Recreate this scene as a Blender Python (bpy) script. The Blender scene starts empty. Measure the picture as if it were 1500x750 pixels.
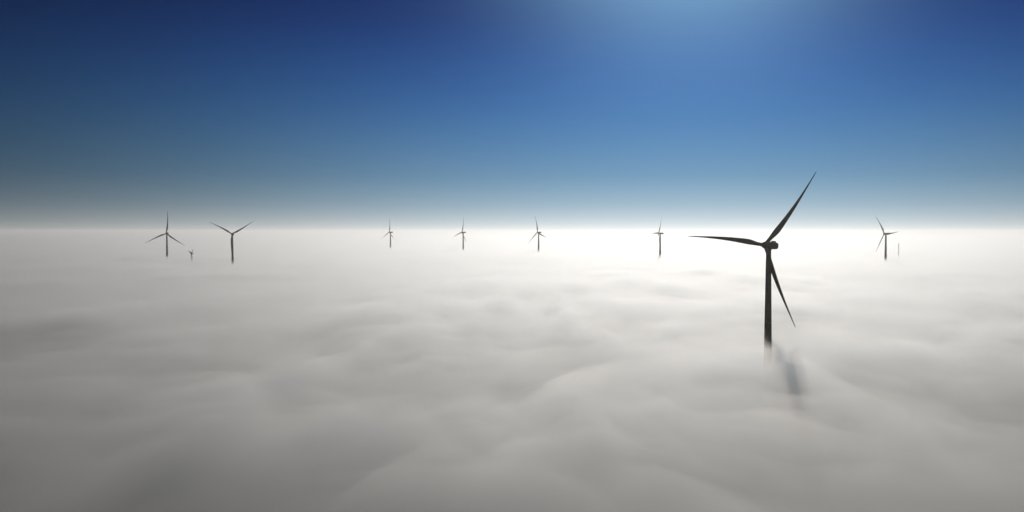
import bpy, bmesh, math, random
import numpy as np
from mathutils import Vector, Matrix

scene = bpy.context.scene
scene.view_settings.view_transform = 'Standard'
try: scene.view_settings.look = 'None'
except Exception: pass
scene.view_settings.exposure = 0

F = 1299.0            # focal length in photo pixels
CAM_H = 106.0
FOG_Z = 49.0
SUN_EL = math.radians(22)
SUN_AZ = math.radians(11.5)   # right of +Y
sun_dir = Vector((math.sin(SUN_AZ)*math.cos(SUN_EL), math.cos(SUN_AZ)*math.cos(SUN_EL), math.sin(SUN_EL)))

# ---------------------------------------------------------------- camera
cd = bpy.data.cameras.new("camera"); cam = bpy.data.objects.new("camera", cd)
scene.collection.objects.link(cam)
cd.sensor_width = 36; cd.lens = 36*F/1500
cd.clip_start = 0.5; cd.clip_end = 200000
cam.location = (0, 0, CAM_H)
cam.rotation_euler = (math.radians(90) - math.atan(37/F), 0, 0)
scene.camera = cam

# ---------------------------------------------------------------- sun
sd = bpy.data.lights.new("sun", 'SUN'); so = bpy.data.objects.new("sun", sd)
scene.collection.objects.link(so)
sd.energy = 2.95; sd.angle = math.radians(0.8); sd.color = (1.0, 0.955, 0.88)
so.rotation_euler = (-sun_dir).to_track_quat('-Z', 'Y').to_euler()
so.location = (0, 0, 400)

# ---------------------------------------------------------------- world
w = bpy.data.worlds.new("World"); scene.world = w; w.use_nodes = True
nt = w.node_tree; N = nt.nodes; L = nt.links
N.clear()
out = N.new('ShaderNodeOutputWorld'); bg = N.new('ShaderNodeBackground')
L.new(bg.outputs[0], out.inputs[0])
sky = N.new('ShaderNodeTexSky'); sky.sky_type = 'NISHITA'; sky.sun_disc = False
sky.sun_elevation = SUN_EL; sky.sun_rotation = SUN_AZ
sky.air_density = 1.0; sky.dust_density = 0.3; sky.ozone_density = 3.0; sky.altitude = 300
tc = N.new('ShaderNodeTexCoord')
def math_node(op, a=None, b=None, clamp=False):
    n = N.new('ShaderNodeMath'); n.operation = op; n.use_clamp = clamp
    for i, v in enumerate((a, b)):
        if v is None: continue
        if isinstance(v, (int, float)): n.inputs[i].default_value = v
        else: L.new(v, n.inputs[i])
    return n.outputs[0]
def scale_col(src, fac):
    n = N.new('ShaderNodeVectorMath'); n.operation = 'SCALE'
    if isinstance(src, tuple): n.inputs[0].default_value = src
    else: L.new(src, n.inputs[0])
    if isinstance(fac, (int, float)): n.inputs['Scale'].default_value = fac
    else: L.new(fac, n.inputs['Scale'])
    return n.outputs[0]
def add_col(a, b):
    n = N.new('ShaderNodeVectorMath'); n.operation = 'ADD'
    L.new(a, n.inputs[0]); L.new(b, n.inputs[1]); return n.outputs[0]
def srgb(r, g, b):
    f = lambda c: (c/255/12.92) if c/255 <= 0.04045 else ((c/255+0.055)/1.055)**2.4
    return (f(r), f(g), f(b), 1)
sep = N.new('ShaderNodeSeparateXYZ'); L.new(tc.outputs['Generated'], sep.inputs[0])
ramp = N.new('ShaderNodeValToRGB')
zpos = math_node('MAXIMUM', sep.outputs['Z'], 0.0)
zfac = math_node('MULTIPLY', zpos, 2.0, True)
L.new(zfac, ramp.inputs[0])
cr = ramp.color_ramp; cr.interpolation = 'B_SPLINE'
stops = [(0.0, (186,208,218)), (0.02, (168,196,214)), (0.055, (144,184,210)), (0.12, (106,158,196)),
         (0.24, (58,116,178)), (0.36, (28,80,150)), (0.47, (8,46,114)), (0.65, (2,28,80)), (1.0, (2,24,68))]
cr.elements[0].position = 0; cr.elements[0].color = srgb(*stops[0][1])
cr.elements[1].position = 1; cr.elements[1].color = srgb(*stops[-1][1])
for p, c in stops[1:-1]:
    e = cr.elements.new(p); e.color = srgb(*c)
dot = N.new('ShaderNodeVectorMath'); dot.operation = 'DOT_PRODUCT'
L.new(tc.outputs['Generated'], dot.inputs[0]); dot.inputs[1].default_value = sun_dir
dpos = math_node('MAXIMUM', dot.outputs['Value'], 0.0)
broad = math_node('ADD', math_node('MULTIPLY', math_node('POWER', dpos, 7.0), 1.05), 0.14)
c1 = scale_col(ramp.outputs[0], broad)
glow = scale_col((0.27, 0.53, 0.68), math_node('POWER', dpos, 75.0))
# low haze layer hugging the horizon
hfac = math_node('MULTIPLY', math_node('POWER', math_node('SUBTRACT', 1.0, zpos), 52.0),
                 math_node('ADD', math_node('MULTIPLY', math_node('POWER', dpos, 4.0), 0.42), 0.12))
hor = scale_col((0.97, 0.93, 0.86), hfac)
total = add_col(add_col(c1, glow), hor)
toScaled = scale_col(total, 9.0)
mixs = N.new('ShaderNodeMix'); mixs.data_type = 'RGBA'; mixs.inputs[0].default_value = 0.985
L.new(sky.outputs[0], mixs.inputs[6]); L.new(toScaled, mixs.inputs[7])
L.new(mixs.outputs[2], bg.inputs[0]); bg.inputs[1].default_value = 0.11

# ---------------------------------------------------------------- noise
rng = np.random.RandomState(7)
P = rng.permutation(512)
G = rng.uniform(0, 2*np.pi, 512)
def perlin(x, y, seed=0):
    xi = np.floor(x).astype(int); yi = np.floor(y).astype(int)
    xf = x-xi; yf = y-yi
    u = xf**3*(xf*(xf*6-15)+10); v = yf**3*(yf*(yf*6-15)+10)
    def g(ix, iy, dx, dy):
        a = G[P[(P[(ix+seed) % 512]+iy) % 512]]
        return np.cos(a)*dx+np.sin(a)*dy
    n00 = g(xi, yi, xf, yf); n10 = g(xi+1, yi, xf-1, yf)
    n01 = g(xi, yi+1, xf, yf-1); n11 = g(xi+1, yi+1, xf-1, yf-1)
    return ((n00*(1-u)+n10*u)*(1-v)+(n01*(1-u)+n11*u)*v)*1.5

# ---------------------------------------------------------------- fog
def vol_mat(name, density, g, col):
    m = bpy.data.materials.new(name); m.use_nodes = True
    t = m.node_tree; t.nodes.clear()
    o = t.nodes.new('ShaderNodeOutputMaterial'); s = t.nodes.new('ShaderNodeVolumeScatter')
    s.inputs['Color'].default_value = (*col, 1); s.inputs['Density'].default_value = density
    s.inputs['Anisotropy'].default_value = g
    t.links.new(s.outputs[0], o.inputs['Volume'])
    return m

def axis(n, k, ext, c):
    u = np.linspace(-1, 1, n); return c + ext/np.sinh(k)*np.sinh(k*u)
NX = NY = 440
X, Y = np.meshgrid(axis(NX, 6.6, 45000, 60), axis(NY, 6.6, 45000, 330))
dist = np.hypot(X-60, Y-330)
def big_swell():
    wx = X + 60*perlin(X/110, Y/140, 211) + 20*perlin(X/40, Y/50, 311); wy = Y + 80*perlin(X/110, Y/140, 223) + 25*perlin(X/40, Y/50, 323)
    return 5.5*perlin(wx/120, wy/180, 131)*np.exp(-dist/3500) + 5.2*perlin(wx/56, wy/75, 157)*np.exp(-dist/1100)
SW = big_swell()
def fog_height(seed):
    s = seed*7
    wx = X + 60*perlin(X/170, Y/260, 11+s); wy = Y + 90*perlin(X/170, Y/260, 23+s)
    f1 = np.exp(-dist/9000); f2 = np.exp(-dist/2500); f3 = np.exp(-dist/800)
    h = 3.0*perlin(wx/380, wy/560, 3+s)*f1
    h += 2.8*perlin(wx/105, wy/160, 31+s)*f2
    h += 3.6*perlin(wx/46, wy/64, 57+s)*f3
    h += 3.4*perlin(wx/23, wy/30, 91+s)*np.exp(-dist/450)
    return h
def fog_layer(name, z, zb, mat, seed, amp, sw, parent):
    H = z + amp*fog_height(seed) + sw*SW
    nv = NX*NY
    co = np.stack([X, Y, H], -1).reshape(-1, 3)
    i = np.arange(NX-1); j = np.arange(NY-1); I, J = np.meshgrid(i, j)
    a = (J*NX+I).ravel()
    faces = np.stack([a, a+1, a+NX+1, a+NX], -1).tolist()
    ring = [k for k in range(NX)] + [r*NX+NX-1 for r in range(1, NY)] + \
           [(NY-1)*NX+k for k in range(NX-2, -1, -1)] + [r*NX for r in range(NY-2, 0, -1)]
    low = co[ring].copy(); low[:, 2] = zb
    m = len(ring)
    for q in range(m):
        p = (q+1) % m
        faces.append([ring[p], ring[q], nv+q, nv+p])
    faces.append([nv+q for q in range(m-1, -1, -1)])
    me = bpy.data.meshes.new(name)
    me.from_pydata(np.vstack([co, low]).tolist(), [], faces)
    me.polygons.foreach_set('use_smooth', [True]*len(me.polygons))
    me.materials.append(mat)
    ob = bpy.data.objects.new(name, me); scene.collection.objects.link(ob); ob.parent = parent
    return ob
fog = bpy.data.objects.new("fog_bank", None); scene.collection.objects.link(fog)
fog_layer("upper_wisps", FOG_Z+6, -3, vol_mat("fog_thin", 0.0022, .64, (1.0, .955, .90)), 4, .9, .2, fog)
fog_layer("second_layer", FOG_Z+3, -4, vol_mat("fog_light", 0.0040, .64, (1.0, .95, .89)), 1, 1.0, .5, fog)
fog_layer("third_layer", FOG_Z-1, -4.5, vol_mat("fog_medium", 0.0075, .64, (.98, .91, .845)), 6, 1.4, 1.1, fog)
fog_layer("fourth_layer", FOG_Z-5, -5, vol_mat("fog_heavy_shaded", 0.013, .64, (.64, .58, .53)), 2, 2.0, 2.0, fog)  # darker scatter colour stands in for shade deeper in the fog
fog_layer("dense_core", FOG_Z-9.5, -6, vol_mat("fog_dense_shaded", 0.034, .64, (.20, .175, .16)), 0, 2.8, 3.4, fog)  # shadowed depth put into the dark scatter colour, darkens steep views
# thin haze standing over the fog
bm = bmesh.new(); bmesh.ops.create_cube(bm, size=1)
for v in bm.verts: v.co = Vector((v.co.x*100000, v.co.y*100000, (v.co.z+.5)*136-8))
me = bpy.data.meshes.new("haze"); bm.to_mesh(me); bm.free(); me.materials.append(vol_mat("haze_air", 0.000075, .55, (1, .97, .925)))
hz = bpy.data.objects.new("haze", me); scene.collection.objects.link(hz); hz.parent = fog

# ---------------------------------------------------------------- ground
gm = bpy.data.materials.new("farmland"); gm.use_nodes = True
t = gm.node_tree; b = t.nodes['Principled BSDF']; nz = t.nodes.new('ShaderNodeTexNoise'); nz.inputs['Scale'].default_value = 900
rp = t.nodes.new('ShaderNodeValToRGB'); rp.color_ramp.elements[0].color = (.05, .07, .03, 1); rp.color_ramp.elements[1].color = (.14, .12, .07, 1)
tcn = t.nodes.new('ShaderNodeTexCoord'); t.links.new(tcn.outputs['Generated'], nz.inputs['Vector'])
t.links.new(nz.outputs[0], rp.inputs[0]); t.links.new(rp.outputs[0], b.inputs['Base Color']); b.inputs['Roughness'].default_value = .95
me = bpy.data.meshes.new("ground"); S = 60000
me.from_pydata([(-S, -S, 0), (S, -S, 0), (S, S, 0), (-S, S, 0)], [], [(0, 1, 2, 3)]); me.materials.append(gm)
scene.collection.objects.link(bpy.data.objects.new("ground", me))

# ---------------------------------------------------------------- turbine
def paint(name, c, rough):
    m = bpy.data.materials.new(name); m.use_nodes = True
    t = m.node_tree; b = t.nodes['Principled BSDF']
    nz = t.nodes.new('ShaderNodeTexNoise'); nz.inputs['Scale'].default_value = .35; nz.inputs['Detail'].default_value = 5
    tcn = t.nodes.new('ShaderNodeTexCoord'); t.links.new(tcn.outputs['Object'], nz.inputs['Vector'])
    rp = t.nodes.new('ShaderNodeValToRGB')
    rp.color_ramp.elements[0].color = (*[v*.75 for v in c], 1); rp.color_ramp.elements[1].color = (*[v*1.2 for v in c], 1)
    t.links.new(nz.outputs[0], rp.inputs[0]); t.links.new(rp.outputs[0], b.inputs['Base Color'])
    b.inputs['Roughness'].default_value = rough
    b.inputs['Specular IOR Level'].default_value = .1
    return m
M_T = paint("tower_backlit_dark", (.008, .012, .014), .8)  # backlit silhouette put into the colour; real turbine paint is lighter
M_B = paint("blade_backlit_dark", (.007, .011, .013), .8)  # blades likewise: backlit darkness in the base colour, not their own tone

def obj_from_bm(name, bm, mat, parent, smooth=True):
    me = bpy.data.meshes.new(name); bmesh.ops.recalc_face_normals(bm, faces=bm.faces)
    bm.to_mesh(me); bm.free(); me.materials.append(mat)
    if smooth:
        me.polygons.foreach_set('use_smooth', [True]*len(me.polygons))
    o = bpy.data.objects.new(name, me); scene.collection.objects.link(o); o.parent = parent
    return o
def loft(bm, rings, cap=True):
    vs = [[bm.verts.new(p) for p in r] for r in rings]
    n = len(vs[0])
    for a, c in zip(vs, vs[1:]):
        for i in range(n):
            bm.faces.new((a[i], a[(i+1) % n], c[(i+1) % n], c[i]))
    if cap:
        bm.faces.new(vs[0][::-1]); bm.faces.new(vs[-1])
def circ(r, z, n=32): return [(r*math.cos(2*math.pi*i/n), r*math.sin(2*math.pi*i/n), z) for i in range(n)]

def turbine(x, y, hub, R, yaw, rot, tw=1.0, prebend=3.0, fat=1.0):
    """Axis points along local -Y (towards the viewer) before yaw; rot = first blade angle, degrees ccw from +X seen from -Y."""
    e = bpy.data.objects.new("wind_turbine", None); scene.collection.objects.link(e)
    e.location = (x, y, 0)
    k = R/45.0
    bm = bmesh.new(); rings = []
    ht = hub-1.9*k
    nsec = 5
    rb, rt = 2.7*k*tw, 1.35*k*tw
    rings.append(circ(rb*1.25, -1)); rings.append(circ(rb*1.25, .6)); 
    for s in range(nsec):
        for f in ((s+.0)/nsec+.001, (s+1)/nsec-.001):
            rings.append(circ(rb+(rt-rb)*f, .6+(ht-.6)*f))
        if s < nsec-1:
            f = (s+1)/nsec; r = (rb+(rt-rb)*f)+.06
            rings.append(circ(r, .6+(ht-.6)*f-.08)); rings.append(circ(r, .6+(ht-.6)*f+.08))
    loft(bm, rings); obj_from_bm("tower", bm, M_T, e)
    head = bpy.data.objects.new("head", None); scene.collection.objects.link(head); head.parent = e
    head.location = (0, 0, hub); head.rotation_euler = (math.radians(-4), 0, math.radians(yaw)); head.scale = (k, k, k)
    bm = bmesh.new(); rings = []
    def rrect(wd, h, y, zc, r=.7, n=5):
        pts = []
        for cx, cz, a0 in ((wd/2-r, h/2-r, 0), (-wd/2+r, h/2-r, 90), (-wd/2+r, -h/2+r, 180), (wd/2-r, -h/2+r, 270)):
            for i in range(n):
                a = math.radians(a0+90*i/(n-1)); pts.append((cx+r*math.cos(a), y, zc+cz+r*math.sin(a)))
        return pts
    for yy, wd, h, zc in ((-2.7, 2.6, 2.6, 0), (-2.3, 3.2, 3.3, 0), (-1, 3.6, 3.7, .05), (2, 3.7, 3.8, .1), (6.6, 3.6, 3.5, .2), (7.9, 3.3, 3.0, .35), (8.3, 2.6, 2.3, .4)):
        rings.append(rrect(wd, h, yy, zc))
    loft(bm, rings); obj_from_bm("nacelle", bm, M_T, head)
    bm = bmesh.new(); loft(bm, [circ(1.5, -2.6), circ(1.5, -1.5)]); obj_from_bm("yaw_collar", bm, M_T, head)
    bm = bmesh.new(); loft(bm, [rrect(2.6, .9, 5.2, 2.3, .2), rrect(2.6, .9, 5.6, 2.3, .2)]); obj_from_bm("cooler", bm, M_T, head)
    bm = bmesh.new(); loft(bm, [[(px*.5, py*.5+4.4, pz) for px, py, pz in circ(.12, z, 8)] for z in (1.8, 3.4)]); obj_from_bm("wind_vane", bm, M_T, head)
    rotor = bpy.data.objects.new("rotor", None); scene.collection.objects.link(rotor); rotor.parent = head
    rotor.location = (0, -4.2, 0)
    bm = bmesh.new()
    prof = [(1.55, 1.5), (1.75, 1.0), (1.8, 0), (1.65, -.9), (1.3, -1.6), (.8, -2.1), (.25, -2.35)]
    loft(bm, [[(r*math.cos(a), yy, r*math.sin(a)) for a in [2*math.pi*i/24 for i in range(24)]] for r, yy in prof])
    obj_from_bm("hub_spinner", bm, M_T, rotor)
    for bi in range(3):
        bm = bmesh.new(); rings = []
        nst = 28
        for s in range(nst+1):
            t_ = s/nst; r = 1.2+(45-1.2)*t_
            if t_ < .05: ch, th = 1.9, 1.9
            elif t_ < .2:
                q = (t_-.05)/.15; q = q*q*(3-2*q); ch = 1.9+(3.0-1.9)*q; th = 1.9+(.9-1.9)*q
            else:
                q = (t_-.2)/.8; ch = 2.62*(1-q)**1.3+.38; th = .82*(1-q)+.08
                if q > .96: ch *= .6
            ch *= fat; th *= fat
            tw_ = math.radians(16*(1-t_)**2+3)
            ring = []
            for i in range(16):
                a = 2*math.pi*i/16
                cx = math.cos(a)*ch/2 + (ch-2.0)*.22
                cy = math.sin(a)*th/2*(1 if t_ < .05 else (0.65+.35*(-math.cos(a))))
                xx = cx*math.cos(tw_)-cy*math.sin(tw_); yy = cx*math.sin(tw_)+cy*math.cos(tw_)
                # slight in-plane sweep of the loaded blade
                ring.append((xx+0.9*math.sin(math.pi*t_), yy-prebend*t_**2, r))
            rings.append(ring)
        loft(bm, rings)
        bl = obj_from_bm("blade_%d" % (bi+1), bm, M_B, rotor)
        ang = math.radians(rot+120*bi)
        bl.rotation_euler = (0, math.pi/2-ang, 0)
    return e

def place(px, d): return ((px-750)/F*d, d)
#        px    d     hub  R   yaw  rot
specs = [(1126, 460, 98.3, 45, -42, 54, .95, 1.2, 1.0),
         (340.5, 1590, 100, 44, 6, 31, 1.0, 3, 1.1),
         (244.5, 1900, 100, 48, 8, 86, 1.0, 3, 1.1),
         (281, 1700, 62, 17, -50, 40, 1.1, 1, 2.4),
         (572, 2950, 101, 48, -50, 88, 1.1, 3, 1.3),
         (678.5, 2650, 101, 47, -55, 78, 1.1, 3, 1.3),
         (789, 2450, 101, 47, -50, 102, 1.1, 3, 1.3),
         (967, 2000, 100, 42, -80, 62, 1.2, 3, 1.3),
         (1297.5, 1720, 100, 42, -72, 125, 1.2, 3, 1.2)]
for px, d, hub, R, yaw, rot, tw, pb, fat in specs:
    x, y = place(px, d); turbine(x, y, hub, R, yaw, rot, tw, pb, fat)

# met mast, far right
e = bpy.data.objects.new("measurement_mast", None); scene.collection.objects.link(e)
x, y = place(1316.5, 2000); e.location = (x, y, 0)
bm = bmesh.new()
def bar(bm, p, q, r, n=6):
    p = Vector(p); q = Vector(q); m = (q-p).to_track_quat('Z', 'Y').to_matrix(); Ln = (q-p).length
    loft(bm, [[tuple(p+m@Vector((r*math.cos(2*math.pi*i/n), r*math.sin(2*math.pi*i/n), z))) for i in range(n)] for z in (0, Ln)])
legs = [(1.2*math.cos(a), 1.2*math.sin(a)) for a in (0, 2.094, 4.189)]
HM = 78
for lx, ly in legs: bar(bm, (lx, ly, 0), (lx*.7, ly*.7, HM), .16)
z = 0
while z < HM-3:
    for q in range(3):
        a = legs[q]; b2 = legs[(q+1) % 3]
        f0 = 1-.3*z/HM; f1 = 1-.3*(z+3)/HM
        bar(bm, (a[0]*f0, a[1]*f0, z), (b2[0]*f1, b2[1]*f1, z+3), .08, 4)
    z += 3
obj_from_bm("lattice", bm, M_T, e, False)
bm = bmesh.new()
for zz in (56, 67, 77): bar(bm, (-3, 0, zz), (3, 0, zz), .07, 5)
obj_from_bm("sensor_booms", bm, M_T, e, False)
